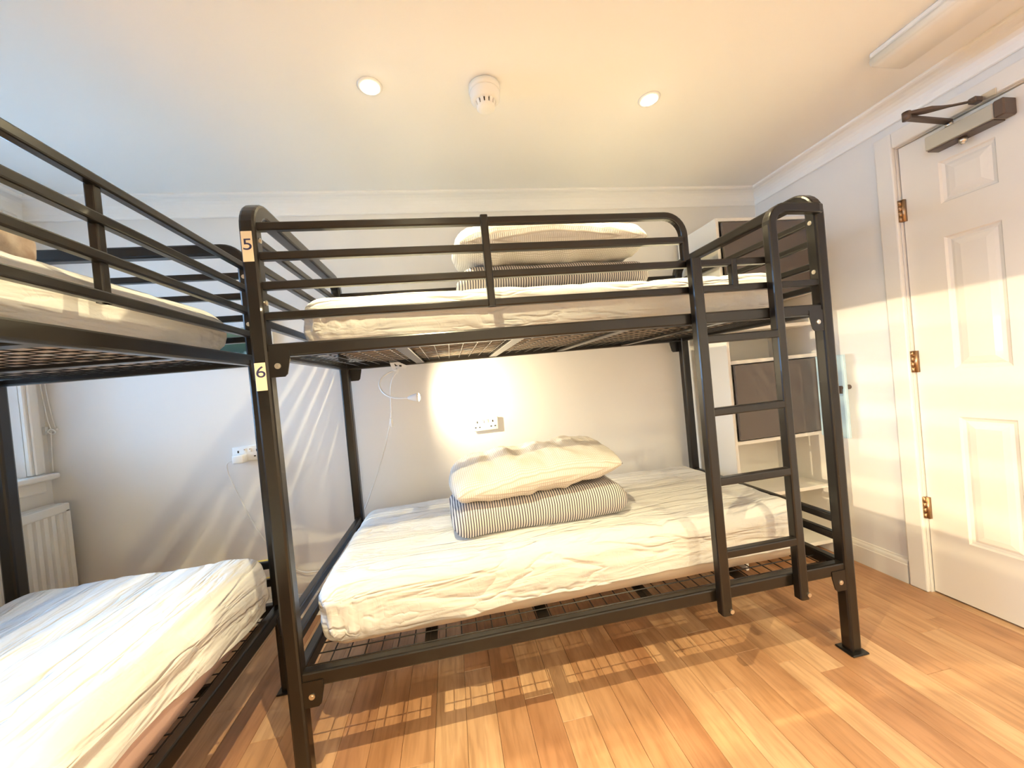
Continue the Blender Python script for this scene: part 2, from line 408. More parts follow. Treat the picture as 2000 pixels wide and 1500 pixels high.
# ------------------------------------------------------------------ door in the right wall
dX = XR + .012
dbm = bmesh.new()
door = None
def panel_door():
    bm = bmesh.new()
    W_, H_ = DY1-DY0-.006, DH-.008
    ycuts = [DY1-.003]; pan_y = [(0.045, -0.121), (-0.294, -0.460)]
    pan_z = [(.272, .808), (1.010, 1.556), (1.692, 1.862)]
    # grid of the face with panel holes, panels recessed and raised
    Y = sorted({DY0+.003, DY1-.003, *[v for p in pan_y for v in p]}); Z = sorted({.008, DH-.002, *[v for p in pan_z for v in p]})
    def quad(pts): bm.faces.new([bm.verts.new(p) for p in pts])
    for i in range(len(Y)-1):
        for j in range(len(Z)-1):
            y0, y1, z0, z1 = Y[i], Y[i+1], Z[j], Z[j+1]
            if any(abs(min(p)-y0) < 1e-6 for p in pan_y) and any(abs(q[0]-z0) < 1e-6 for q in pan_z):
                offs = [(0, 0), (.006, .007), (.016, .010), (.026, .006), (.046, .003)]   # inset, depth
                rings = []
                for o, d in offs: rings.append([(dX+d, y0+o, z0+o), (dX+d, y1-o, z0+o), (dX+d, y1-o, z1-o), (dX+d, y0+o, z1-o)])
                for A, B in zip(rings, rings[1:]):
                    for k in range(4): quad((A[k], A[(k+1) % 4], B[(k+1) % 4], B[k]))
                quad(rings[-1])
            else: quad(((dX, y0, z0), (dX, y1, z0), (dX, y1, z1), (dX, y0, z1)))
    bmesh.ops.remove_doubles(bm, verts=bm.verts, dist=1e-5)
    box(bm, (dX+.0135, DY0+.003, .008), (dX+.04, DY1-.003, DH-.002))
    for a, b in (((dX, DY0+.003, .008), (dX+.0135, DY0+.0031, DH-.002)), ((dX, DY1-.0031, .008), (dX+.0135, DY1-.003, DH-.002)),
                 ((dX, DY0+.003, .008), (dX+.0135, DY1-.003, .0081)), ((dX, DY0+.003, DH-.0021), (dX+.0135, DY1-.003, DH-.002))): box(bm, a, b)
    return bm
door = obj('door_1', panel_door(), M_DOOR, kind='structure')
fr = bmesh.new()
aw = .072
box(fr, (XR-.020, DY1+.002, .0005), (XR+.0, DY1+aw, DH+aw), .006, 2); box(fr, (XR-.020, DY0-aw, .0005), (XR, DY0-.002, DH+aw), .006, 2)
box(fr, (XR-.020, DY0-.002, DH+.002), (XR, DY1+.002, DH+aw), .006, 2)
box(fr, (XR, DY1+.001, .0005), (XR+.12, DY1+.012, DH+.012)); box(fr, (XR, DY0-.012, .0005), (XR+.12, DY0-.001, DH+.012)); box(fr, (XR, DY0-.001, DH+.001), (XR+.12, DY1+.001, DH+.012))
box(fr, (XR+.1, DY0, -.01), (XR+.12, DY1, DH+.01))
obj('door_frame', fr, M_TRIM, door)
for zc in (1.72, 1.047, .388):
    hb = bmesh.new()
    for k in range(4): cyl(hb, (XR-.004, DY1-.001, zc-.036+k*.024), (0, 0, 1), .0075, .0225, 12)
    box(hb, (XR-.003, DY1-.016, zc-.048), (XR+.012, DY1+.001, zc+.048))
    obj('hinge', hb, M_BRASS, door, True)
hb = bmesh.new(); cyl(hb, (XR-.02, DY0+.07, 1.0), (1, 0, 0), .028, .012, 20); sweep(hb, [(XR-.03, DY0+.07, 1.0), (XR-.05, DY0+.07, 1.0), (XR-.055, DY0+.085, 1.0), (XR-.055, DY0+.18, 1.0)], prof_round(.009))
cyl(hb, (XR-.0, DY0+.07, 1.0), (1, 0, 0), .012, .05, 12)
obj('door_handle', hb, M_STEEL, door, True)

# door closer
cl = thing('door_closer', 'silver and bronze door closer with folded arm at top of white door', 'door closer', (XR-.03, -.06, 1.93))
cl_o = Vector((XR-.03, -.06, 1.93))
def cpos(p): return Vector(p)-cl_o
b_ = Box(cpos((XR-.046, -.150, 1.906)), cpos((dX-.0005, .046, 1.962)), .003); obj('closer_body', b_, M_CLOSER, cl)
b_ = Box(cpos((XR-.048, -.180, 1.904)), cpos((dX-.0005, -.151, 1.964)), .004); obj('end_cap', b_, M_BRONZE, cl)
b_ = Box(cpos((XR-.044, -.150, 1.900)), cpos((dX-.0005, .040, 1.9055)), .001); obj('bottom_cover', b_, M_BRONZE, cl)
bm = bmesh.new(); cyl(bm, cpos((XR-.024, -.055, 1.890)), (0, 0, 1), .012, .018, 14); cyl(bm, cpos((XR-.024, -.055, 1.880)), (0, 0, 1), .007, .008, 14); obj('spindle_cap', bm, M_STEEL, cl, True)
bm = bmesh.new(); cyl(bm, cpos((XR-.024, -.02, 1.972)), (0, 0, 1), .012, .018, 14); obj('spindle', bm, M_STEEL, cl, True)
elbow = (2.335, -.030, 1.995)
obj('main_arm', tube([cpos((XR-.024, -.02, 1.985)), cpos((2.335, -.030, 1.988))], .024, .010, (0, 0, 1)), M_BRONZE, cl)
obj('forearm', sweep(bmesh.new(), [cpos((2.332, -.030, 2.001)), cpos((2.40, -.056, 2.002)), cpos((2.44, -.068, 2.002)), cpos((2.47, -.078, 2.003)), cpos((2.535, -.103, 2.004))], prof_sq(.026, .011), (0, 0, 1), [1, 1.15, .7, .45, .45]), M_BRONZE, cl)
bm = bmesh.new(); cyl(bm, cpos(elbow), (0, 0, 1), .013, .030, 14); obj('elbow_pivot', bm, M_BRONZE, cl, True)
bm = bmesh.new(); box(bm, cpos((2.520, -.118, 1.994)), cpos((XR-.0205, -.094, 2.014)), .003); obj('arm_shoe', bm, M_BRONZE, cl)
bm = bmesh.new(); box(bm, cpos((XR-.0265, -.152, 1.994)), cpos((XR-.0205, -.112, 2.018)), .002); obj('frame_bracket', bm, M_STEEL, cl)

# ------------------------------------------------------------------ ceiling fittings
def downlight(x, y, label, watts, cone=150, soft=.010):
    t = thing('downlight', label, 'downlight', (x, y, H), 0, 'recessed downlights')
    rim = lathe([(.030, -.001), (.032, -.006), (.041, -.004), (.043, -.0005), (.030, -.0005)], 32); obj('rim', rim, M_WPLA, t, True)
    bulb = lathe([(.028, -.0015), (.024, -.009), (.014, -.013), (0, -.0145)], 24); obj('bulb', bulb, M_LAMP, t, True)
    l = bpy.data.lights.new('downlight_beam', 'SPOT'); l.energy = watts; l.color = LAMP_C; l.spot_size = math.radians(cone); l.spot_blend = 1.0; l.shadow_soft_size = soft
    lo = bpy.data.objects.new('downlight_beam', l); COL.objects.link(lo); lo.location = (x, y, H-.026)
downlight(.353, .165, 'glowing downlight on the ceiling left of the smoke detector', LAMP_W*1.15, 130)
downlight(1.415, .188, 'glowing downlight on the ceiling right of the smoke detector', LAMP_W*1.15, 130)
downlight(.45, -.70, 'glowing downlight on the ceiling above the viewer, out of the photo', LAMP_W*2.6, 118, .004)
downlight(1.80, -1.60, 'glowing downlight on the ceiling behind the viewer to the right, out of the photo', LAMP_W*2.3, 140)
downlight(.45, -3.0, 'added fill downlight on the ceiling far behind the viewer to the left, unseen', LAMP_W*2.9, 165)  # unseen lamp added to raise the warm bounce light
downlight(1.45, -3.40, 'added fill downlight on the ceiling by the front wall, unseen', LAMP_W*2.9, 165)  # second added lamp out of view, general fill for the walls

sd = thing('smoke_detector', 'white round smoke detector on the ceiling between two downlights', 'smoke detector', (.750, .150, H))
obj('mounting_base', lathe([(.050, -.0002), (.053, -.003), (.053, -.0045), (.056, -.005), (.057, -.022), (.055, -.026), (0, -.026)]), M_WPLA, sd, True)
obj('detector_body', lathe([(.052, -.0262), (.054, -.030), (.052, -.050), (.046, -.056), (.040, -.058), (0, -.058)]), M_WPLA, sd, True)
bm = lathe([(.030, -.058), (.027, -.074), (0, -.074)], 24); obj('sensing_chamber', bm, M_DARKHOLE, sd, True)
bm = bmesh.new()
for k in range(12):
    a = 2*PI*k/12; d = Vector((math.cos(a), math.sin(a), 0)); s = Vector((-d.y, d.x, 0))
    for w in (0,):
        vs = []
        for r, z in ((.036, -.058), (.031, -.0755)):
            for q in (-1, 1):
                for dr in (0, -.004): vs.append(bm.verts.new(d*(r+dr)+s*(q*.0060)+Vector((0, 0, z))))
        f = [(0, 1, 3, 2), (4, 6, 7, 5), (0, 2, 6, 4), (1, 5, 7, 3), (0, 4, 5, 1), (2, 3, 7, 6)]
        for q in f: bm.faces.new([vs[i] for i in q])
obj('vent_ribs', bm, M_WPLA, sd)
obj('detector_cap', lathe([(.033, -.0745), (.033, -.079), (.027, -.085), (.016, -.087), (0, -.0875)]), M_WPLA, sd, True)

em = thing('emergency_light', 'long cream emergency light box fixed to the ceiling above the door', 'emergency light', (2.21, -.30, H))
obj('backplate', Box((-.062, -.27, -.018), (.078, .245, -.0003), .004), M_WPLA, em)
bm = bmesh.new(); A = []
for (x0, x1, y0, y1, z) in ((-.060, .078, -.268, .243, -.018), (-.066, .080, -.272, .247, -.024), (-.064, .078, -.268, .243, -.050), (-.045, .062, -.245, .222, -.064)):
    A.append([bm.verts.new(p) for p in ((x0, y0, z), (x1, y0, z), (x1, y1, z), (x0, y1, z))])
for a, b in zip(A, A[1:]):
    for i in range(4): bm.faces.new((a[i], a[(i+1) % 4], b[(i+1) % 4], b[i]))
bm.faces.new(A[0]); bm.faces.new(A[-1])
bmesh.ops.bevel(bm, geom=bm.edges[:], offset=.004, segments=2, affect='EDGES')
obj('diffuser', bm, M_DIFF, em, True)

# ------------------------------------------------------------------ bunk beds
BL_, BW_ = 1.92, 0.858       # post centre spacing, length and width
ZT, ZU, ZL = 1.72, 1.289, 0.322
GZ = (1.651, 1.565, 1.479, 1.390)
PW = .044; GB = .024
CB = [BL_*k/5 for k in (1, 2, 3, 4)]
def wire_mesh_bm(z, r):
    bm = bmesh.new(); x0, x1, y0, y1 = .024, BL_-.024, .018, BW_-.018; s = .0512
    n = int((x1-x0)/s)
    for i in range(1, n+1): sweep(bm, [(x0+i*s, y0, z), (x0+i*s, y1, z)], prof_round(r, 5))
    m = int((y1-y0)/s)
    for j in range(1, m+1): sweep(bm, [(x0, y0+j*s-.018, z+.0032), (x1, y0+j*s-.018, z+.0032)], prof_round(r, 5))
    return bm
MESHES = {}
def plate_bracket(x, y, z, sx, sy):
    """flat plate hanging under the rail beside the post: in the long-side plane"""
    bm = bmesh.new(); t = .004
    prof = [(0, .02), (.060, .02), (.060, -.004), (.050, -.048), (.042, -.056), (0, -.056)]
    A = [bm.verts.new((x+sx*(PW/2-.004+u), y-sy*.0+sy*(-.0145), z-.022+w)) for u, w in prof]
    B = [bm.verts.new((v.co.x, v.co.y+sy*t*-1, v.co.z)) for v in A]
    n = len(prof)
    for i in range(n): bm.faces.new((A[i], A[(i+1) % n], B[(i+1) % n], B[i]))
    bm.faces.new(A); bm.faces.new(B[::-1])
    return bm
def make_bunk(label, loc, rotz, ladder, plates):
    t = thing('bunk_bed', label, 'bunk bed', loc, rotz, None)
    r = .075
    for ex in (0, BL_):
        pts = [(ex, 0, .004), (ex, 0, ZT-r)] + arc((ex, r, ZT-r), (0, -1, 0), (0, 0, 1), r, 0, PI/2, 8)[1:] \
            + arc((ex, BW_-r, ZT-r), (0, 0, 1), (0, 1, 0), r, 0, PI/2, 8) + [(ex, BW_, .004)]
        ef = obj('end_frame', tube(pts, PW, PW, (1, 0, 0)), M_BLACK, t)
        s = 1 if ex == 0 else -1
        for yy in (0, BW_):
            obj('foot_plate', Box((ex-.036, yy-.036, 0.0003), (ex+.036, yy+.036, .008), .003), M_BLACK, ef)
        for yy in (0, BW_):
            for z in (1.612, 1.430):
                bm = bmesh.new(); cyl(bm, (ex+s*(PW/2+.0015), yy, z), (1, 0, 0), .008, .003, 12); cyl(bm, (ex+s*(PW/2+.004), yy, z), (1, 0, 0), .004, .002, 6)
                obj('bolt', bm, M_STEEL, ef)
        for z in (1.622, 1.543, 1.458, 1.375):
            obj('end_rail', tube([(ex, PW/2, z), (ex, BW_-PW/2, z)], GB, GB), M_BLACK, t)
        for z in (.497, .428):
            obj('end_rail', tube([(ex, PW/2, z), (ex, BW_-PW/2, z)], .026, .030), M_BLACK, t)
        for z, hh in ((ZU, .040), (ZL, .044)):
            obj('deck_end_rail', tube([(ex+s*.004, PW/2, z), (ex+s*.004, BW_-PW/2, z)], .034, hh), M_BLACK, t)
    for z, hh in ((ZU, .040), (ZL, .045)):
        for yy, sy_ in ((0, 1), (BW_, -1)):
            obj('side_rail', tube([(PW/2, yy, z), (BL_-PW/2, yy, z)], .032, hh), M_BLACK, t)
            for ex, sx in ((0, 1), (BL_, -1)):
                br = obj('bracket', plate_bracket(ex, yy, z, sx, sy_), M_BLACK, t)
                bm = bmesh.new(); cx_ = ex+sx*(PW/2+.022); cz_ = z-.046
                cyl(bm, (cx_, yy-sy_*.0198, cz_), (0, 1, 0), .0085, .003, 14); cyl(bm, (cx_, yy-sy_*.0222, cz_), (0, 1, 0), .0045, .002, 6)
                obj('bolt', bm, M_STEEL, br)
        for xb in CB:
            obj('cross_bar', Box((xb-.021, .016, z-.016), (xb+.021, BW_-.016, z-.006), .002), M_BLACK, t)
        wm = obj('wire_mesh', wire_mesh_bm(z-.004, .0016 if z > 1 else .0022), M_BLACK, t); wm['kind'] = 'stuff'
    yg = 0.0
    # front guard
    xg = 1.375 if ladder else BL_-PW/2
    if ladder:
        r = .07
        pts = [(PW/2, yg, GZ[0])] + arc((xg-r, yg, GZ[0]-r), (0, 0, 1), (1, 0, 0), r, 0, PI/2, 8) + [(xg, yg, GZ[2])]
        obj('guard_rail', tube(pts, GB, GB, (0, 1, 0)), M_BLACK, t)
        obj('guard_rail', tube([(PW/2, yg, GZ[1]), (xg, yg, GZ[1])], GB), M_BLACK, t)
        obj('guard_rail', tube([(PW/2, yg, GZ[2]), (1.692, yg, GZ[2]+.003)], GB), M_BLACK, t)
        obj('guard_rail', tube([(PW/2, yg, GZ[3]), (BL_-PW/2, yg, GZ[3])], GB), M_BLACK, t)
        obj('guard_post', tube([(1.556, yg-.002, GZ[3]), (1.556, yg-.002, GZ[2]+.010)], GB), M_BLACK, t)
    else:
        for z in GZ: obj('guard_rail', tube([(PW/2, yg, z), (xg, yg, z)], GB), M_BLACK, t)
    obj('guard_post', tube([(.682, yg-.004, GZ[3]-.012), (.682, yg-.004, GZ[0]+.016)], GB), M_BLACK, t)
    # back guard
    for z in GZ: obj('guard_rail', tube([(PW/2, BW_, z), (BL_-PW/2, BW_, z)], GB), M_BLACK, t)
    obj('guard_post', tube([(.640, BW_-.006, GZ[3]-.012), (.640, BW_-.006, GZ[0]+.006)], .021), M_BLACK, t)
    if ladder:
        yl = -.034; lx0, lx1 = 1.384, 1.692; r = .06
        st1 = obj('ladder_stile', tube([(lx0, yl+.002, .266), (lx0, yl+.002, 1.49)], .038, .034, (0, 1, 0)), M_BLACK, t)
        pts = [(lx1, yl+.002, .262), (lx1, yl+.002, 1.655-r)] + arc((lx1+r, yl+.002, 1.655-r), (-1, 0, 0), (0, 0, 1), r, 0, PI/2, 8)[1:] + [(BL_-.03, yl+.004, 1.652), (BL_-.012, yl+.010, 1.652)]
        st2 = obj('ladder_stile', tube(pts, .034, .034, (0, 1, 0)), M_BLACK, t)
        for z in (1.212, .962, .722, .472):
            obj('ladder_rung', tube([(lx0, yl, z), (lx1, yl, z)], .026, .028), M_BLACK, t)
        for st, lx in ((st1, lx0), (st2, lx1)):
            bm = bmesh.new(); cyl(bm, (lx+.013, yl-.0165, .279), (0, 1, 0), .0075, .004, 12); obj('bolt', bm, M_STEEL, st)
    for (z0, z1, ch, dz) in plates:
        p = obj('number_plate', Box((-.016, -PW/2-.0018, z0), (.013, -PW/2-.0002, z1), .0006), M_CREAMPL, t)
        mw = Matrix.Translation((-.0005, -PW/2-.0020, (z0+z1)/2+dz)) @ Matrix.Rotation(PI/2, 4, 'X') @ Matrix.Diagonal((1.25, 1.0, 1, 1))
        text_mesh(ch, .046, M_INK, p, mw)
    return t
b1 = make_bunk('black metal bunk bed with ladder, standing along the back wall', (0, 0, 0), 0, True,
               [(1.545, 1.632, '5', .004), (1.176, 1.256, '6', .012)])
B2X, B2Y = -1.076, .430
b2 = make_bunk('black metal bunk bed without ladder, at left beside the window', (B2X, B2Y, 0), -PI/2, False, [])
b2.scale = (1, 1, 1.015)
for z in (.497, .428):
    obj('marking_tape', Box((-.0135, BW_-.075, z-.0157), (.0, BW_-.028, z+.0157), .001), M_YELLOW, b2)['label'] = 'yellow tape wrapped on end rail'

# ------------------------------------------------------------------ mattresses
def make_mattress(name, label, loc, rotz, dx, dy, dz, seed, hem_fn, sag=.012, core=M_CORE):
    z0 = loc[2]
    def cd(p, n): return fbm(Vector((p.x*3+seed, p.y*3, p.z*3)))*.004
    m = obj(name, rbox(dx-.03, dy-.03, dz-.030, .05, .05, cd), core, None, True, loc=loc)
    m.rotation_euler = (0, 0, rotz); tag(m, label, 'mattress')
    rr = .062
    def sd_(p, n):
        side = 1-abs(n.z)
        q = Vector((p.x*1.6+seed*3.1, p.y*6, p.z*13))
        a = fbm(q, 3)*.010*side
        b = fbm(Vector((p.x*1.5+seed, p.y*5.5+p.x*1.3, 0)), 3)*.0085*(1-side)
        g = abs(fbm(Vector((p.x*2.2-p.y*3+seed*2, p.y*5+p.x, 1.7)), 2))
        b -= max(0, .10-g)*.055*(1-side)
        # gathers towards the corners
        ex = max(0, abs(p.x)-(dx/2-.30))/.30; ey = max(0, abs(p.y)-(dy/2-.25))/.25
        k = ex*ey*side
        a += math.sin((p.x-p.y)*120 + p.z*30 + 4*fbm(p*5, 2))*.0070*k*(1-p.z/dz)*1.6
        u = p.x/(dx/2); v = p.y/(dy/2)
        return a+b - (1-side)*sag*(u*u*.3+v*v*.6)
    def post(bm):
        bmesh.ops.delete(bm, geom=[f for f in bm.faces if all(v.co.z < rr*.9 for v in f.verts) and abs(f.normal.z) > .8], context='FACES')
        for v in bm.verts:
            if v.co.z < dz*.75:
                h = hem_fn(v.co.x, v.co.y) + .004*noise.noise(Vector((v.co.x*18, v.co.y*18, seed)))
                f = v.co.z/(dz*.75)
                v.co.z = h + (dz*.75-h)*f
                w = max(0, min(1, (h-.008)/.022)); w = w*w*(3-2*w)      # where the hem hangs it does not roll under
                if f < .35:
                    for ax, lim, oth, olim in ((1, dy/2, 0, dx/2), (0, dx/2, 1, dy/2)):
                        if abs(v.co[ax]) > lim-rr and abs(v.co[oth]) < olim-rr*.9:
                            q = max(abs(v.co[ax]), lim-.003-.006*(.35-f)); v.co[ax] = math.copysign(abs(v.co[ax])+(q-abs(v.co[ax]))*w, v.co[ax])
    bm = rbox(dx, dy, dz, rr, .0155, sd_, post)
    s = obj('fitted_sheet', bm, M_SHEET, m, True)
    return m
def hem_low(x, y):
    c = max(0, min(1, (x+.70)/.55)); return .004 + .050*c*c*(3-2*c)
mz = ZL+.0035
m1 = make_mattress('mattress', 'white sheeted mattress on lower bunk of the bed with ladder', (.945, .45, mz), 0, 1.80, .765, .238, 1.3, hem_low)
m2 = make_mattress('mattress', 'white sheeted mattress on upper bunk of the bed with ladder', (.968, .45, ZU+.0035-.004+.004), 0, 1.78, .735, .182, 4.1, lambda x, y: .004, sag=.006)
b2c = (B2X+BW_/2, B2Y-BL_/2)
m3 = make_mattress('mattress', 'white sheeted mattress on lower bunk of the left bed, pink base showing', (b2c[0]+.022, b2c[1]+.032, mz+.005), PI/2, 1.80, .80, .245, 7.7,
                   lambda x, y: .03+.065*max(0, min(1, (.72-x)/.4)), core=add_bump(mat('pink_mattress_ticking', (.58, .40, .34), .85, spec=.2), 500, .15, .001))
m4 = make_mattress('mattress', 'white sheeted mattress on upper bunk of the left bed', (b2c[0], b2c[1]+.005, ZU*1.015+.0035), PI/2, 1.80, .76, .185, 9.2, lambda x, y: .004, sag=.006)

# ------------------------------------------------------------------ bedding
def folded_duvet(label, loc, rotz, dx, dy, dz, seed):
    def d(p, n):
        return fbm(Vector((p.x*5+seed, p.y*5, p.z*6)), 2)*.008 + .012*math.sin(PI*p.z/dz)*(1-abs(n.z))
    def post(bm):
        for v in bm.verts:
            # layer creases on the folded ends, softly drooping corners
            e = max(0, abs(v.co.x)-(dx/2-.05))/.05
            v.co.x += math.copysign(.006*math.sin(v.co.z/dz*PI*5)*e, v.co.x)
            v.co.z *= 1 - .16*e*e*(v.co.z/dz)
    o = obj('folded_duvet', rbox(dx, dy, dz, .045, .015, d, post), M_STRIPE, None, True, loc=loc); o.rotation_euler = (0, 0, rotz)
    return tag(o, label, 'duvet', 'folded striped duvets')
def pillow(label, loc, rot, dx, dy, h, seed):
    bm = bmesh.new(); n1, n2 = 64, 44; G = {}
    for s in (1, -1):
        for i in range(n1+1):
            for j in range(n2+1):
                u = i/n1*2-1; v = j/n2*2-1
                edge = (i in (0, n1)) or (j in (0, n2))
                if edge and s == -1: continue
                prof = max(0, (1-abs(u)**4.0))**.5*max(0, (1-abs(v)**3.2))**.5
                pin = 1-.05*(1-abs(v)**2)*abs(u)**6
                x = u*dx/2*(1-.07*v*v*abs(u)**3); y = v*dy/2*(1-.08*u*u*abs(v)**3)
                z = s*h/2*prof*(1.0 if s > 0 else .8)
                q = Vector((x*6+seed, y*6, s*3))
                z += (fbm(q, 3)*.017 + .011*fbm(Vector((x*15+seed, y*9, s*9)), 3))*min(1, prof*1.5)
                # edge puckers
                ed = max(abs(u), abs(v)); z += .002*math.sin(31*(u if abs(v) > abs(u) else v)+seed+2.5*fbm(Vector((u*3, v*3, seed))))*max(0, ed-.6)*(1 if ed < .99 else .3)
                G[(s, i, j)] = bm.verts.new((x, y, z))
        for i in range(n1):
            for j in range(n2):
                g = lambda a, b: G.get((s, a, b)) or G[(1, a, b)]
                bm.faces.new((g(i, j), g(i+1, j), g(i+1, j+1), g(i, j+1)))
    o = obj('pillow', bm, M_PILLOW, None, True, loc=loc); o.rotation_euler = rot
    return tag(o, label, 'pillow', 'off-white checked pillows')
mt1 = mz+.238
folded_duvet('folded grey striped duvet on the lower bunk, under a pillow', (.835, .385, mt1-.004), .02, .68, .36, .135, 2.0)
pillow('rumpled off-white pillow on the folded duvet of the lower bunk', (.832, .375, mt1+.198), (.06, -.06, .03), .70, .42, .165, 3.0)
mt2 = ZU+.0035+.182
folded_duvet('folded grey striped duvet on the upper bunk, behind guard rails', (.990, .42, mt2-.003), .01, .77, .38, .115, 6.0)
pillow('plump off-white pillow on the folded duvet of the upper bunk', (.985, .40, mt2+.205), (.10, 0, .0), .80, .46, .215, 8.0)

# rolled brown blanket on the upper left bunk
M_BLANKET = add_bump(add_mottle(mat('brown_plaid_blanket', (.4, .26, .16), .95, spec=.1), (.30, .17, .10), (.72, .60, .48), 14), 300, .3, .002)
def bd(p, n): return fbm(Vector((p.x*9, p.y*9, p.z*9)), 3)*.022
bl = obj('crumpled_blanket', rbox(.46, .36, .16, .07, .016, bd), M_BLANKET, None, True, loc=(-.615, -.315, ZU*1.015+.187)); bl.rotation_euler = (0, 0, .3)
tag(bl, 'crumpled brown and cream blanket on the upper left bunk', 'blanket')

# ------------------------------------------------------------------ clip lamp on the lower bunk
lp = thing('clip_lamp', 'white clip lamp with bent neck, lit, clipped under the upper bunk', 'lamp', (.26, .84, 1.268))
lo_ = Vector((.26, .84, 1.268))
def lpv(x, y, z): return Vector((x, y, z))-lo_
bm = bmesh.new()
sweep(bm, [lpv(.238, .823, 1.300), lpv(.248, .823, 1.262), lpv(.252, .823, 1.246)], prof_sq(.020, .006), (0, 1, 0))
sweep(bm, [lpv(.248, .823, 1.300), lpv(.272, .823, 1.278), lpv(.312, .823, 1.256)], prof_sq(.020, .006), (0, 1, 0))
sweep(bm, [lpv(.286, .823, 1.270), lpv(.270, .823, 1.250), lpv(.262, .823, 1.225)], prof_sq(.014, .006), (0, 1, 0))
box(bm, lpv(.247, .813, 1.238), lpv(.270, .833, 1.252), .003)
obj('spring_clip', bm, M_WPLA, lp)
neck = bez([(.262, .823, 1.245), (.225, .815, 1.236), (.192, .80, 1.214), (.178, .775, 1.180), (.196, .74, 1.140), (.234, .715, 1.112), (.277, .70, 1.102), (.322, .69, 1.099)], 8)
obj('gooseneck', rod([p-lo_ for p in neck], .0042), M_WPLA, lp, True)
hd = lathe([(.0045, 0), (.008, .004), (.014, .022), (.020, .040), (.0225, .052), (.0205, .052), (.012, .030), (0, .022)], 24)
h = obj('lamp_head', hd, M_WPLA, lp, True); h.location = lpv(.318, .69, 1.099); h.rotation_euler = (0, PI/2+.02, 0)
bb = lathe([(0, .028), (.012, .031), (.018, .044), (.0195, .053), (.014, .058), (0, .060)], 20)
g = obj('lamp_bulb', bb, M_CLIPGLOW, lp, True); g.location = lpv(.318, .69, 1.099); g.rotation_euler = (0, PI/2+.02, 0)
cord = bez([(.262, .823, 1.235), (.238, .823, 1.205), (.222, .83, 1.150), (.214, .84, 1.06), (.205, .85, 1.00), (.185, .86, .93), (.155, .88, .84), (.105, .90, .72), (.05, .915, .60), (0.0, .925, .50), (-.05, .928, .43), (-.08, .929, .36), (-.02, .93, .27), (.10, .928, .20), (.25, .925, .16)], 8)
obj('power_cord', rod([p-lo_ for p in cord], .0032, 6), M_WPLA, lp, True)
obj('cord_switch', Box(lpv(.200, .842, .955), lpv(.214, .856, 1.0), .004, 2), M_WPLA, lp, True)
cl_l = bpy.data.lights.new('clip_lamp_beam', 'SPOT'); cl_l.energy = CLIP_W; cl_l.color = (1, .82, .52); cl_l.spot_size = math.radians(165); cl_l.spot_blend = 1.0; cl_l.shadow_soft_size = .014
clo = bpy.data.objects.new('clip_lamp_beam', cl_l); COL.objects.link(clo); clo.location = (.384, .69, 1.098)
clo.rotation_euler = Vector((1, .18, -.08)).to_track_quat('-Z', 'Y').to_euler()

# ------------------------------------------------------------------ sockets
def socket(x0, x1, z0, z1, label):
    cx_, cz_ = (x0+x1)/2, (z0+z1)/2; w, hh = x1-x0, z1-z0
    t = thing('double_socket', label, 'socket', (cx_, YB, cz_))
    obj('back_box', Box((-w/2+.004, -.016, -hh/2+.004), (w/2-.004, -.0005, hh/2-.004), .003), M_WPLA, t)
    obj('faceplate', Box((-w/2, -.024, -hh/2), (w/2, -.016, hh/2), .004, 2), M_WPLA, t, True)
    for s in (-1, 1):
        o = obj('pin_holes', bmesh.new(), M_DARKHOLE, t)
        bm = bmesh.new()
        box(bm, (s*w*.30-.0035, -.0246, .006), (s*w*.30+.0035, -.0236, .018))
        for q in (-1, 1): box(bm, (s*w*.30+q*.0115-.0045, -.0246, -.020), (s*w*.30+q*.0115+.0045, -.0236, -.0135))
        bm.to_mesh(o.data); bm.free()
        sw = obj('rocker_switch', Box((s*w*.085-.0055, -.0275, .006), (s*w*.085+.0055, -.0235, .026), .001), M_WPLA, t); sw.rotation_euler = (0, 0, 0)
        bm = Box((s*w*.085-.0025, -.0281, .018), (s*w*.085+.0025, -.0272, .024)); obj('switch_mark', bm, mat('socket_red', (.5, .35, .3), .5), sw)
    return t
socket(.628, .774, .868, .944, 'white double wall socket beside the lit clip lamp, nothing plugged in')
socket(-.597, -.452, .855, .932, 'white double wall socket at left with charger plugged in')
ch = thing('phone_charger', 'white charger plugged into the left wall socket, thin cable hanging', 'charger', (-.550, YB-.024, .875))
co = Vector((-.550, YB-.024, .875))
obj('charger_body', Box((-.030, -.042, -.024), (.024, -.0006, .018), .006, 2), M_WPLA, ch, True)
cab = bez([(-.58, .895, .868), (-.600, .89, .862), (-.612, .90, .84), (-.612, .915, .78), (-.585, .925, .68), (-.545, .928, .56), (-.49, .928, .44), (-.42, .928, .33), (-.34, .928, .25), (-.25, .925, .235), (-.14, .925, .25)], 8)
obj('charger_cable', rod([p-co for p in cab], .0028, 6), M_WPLA, ch, True)

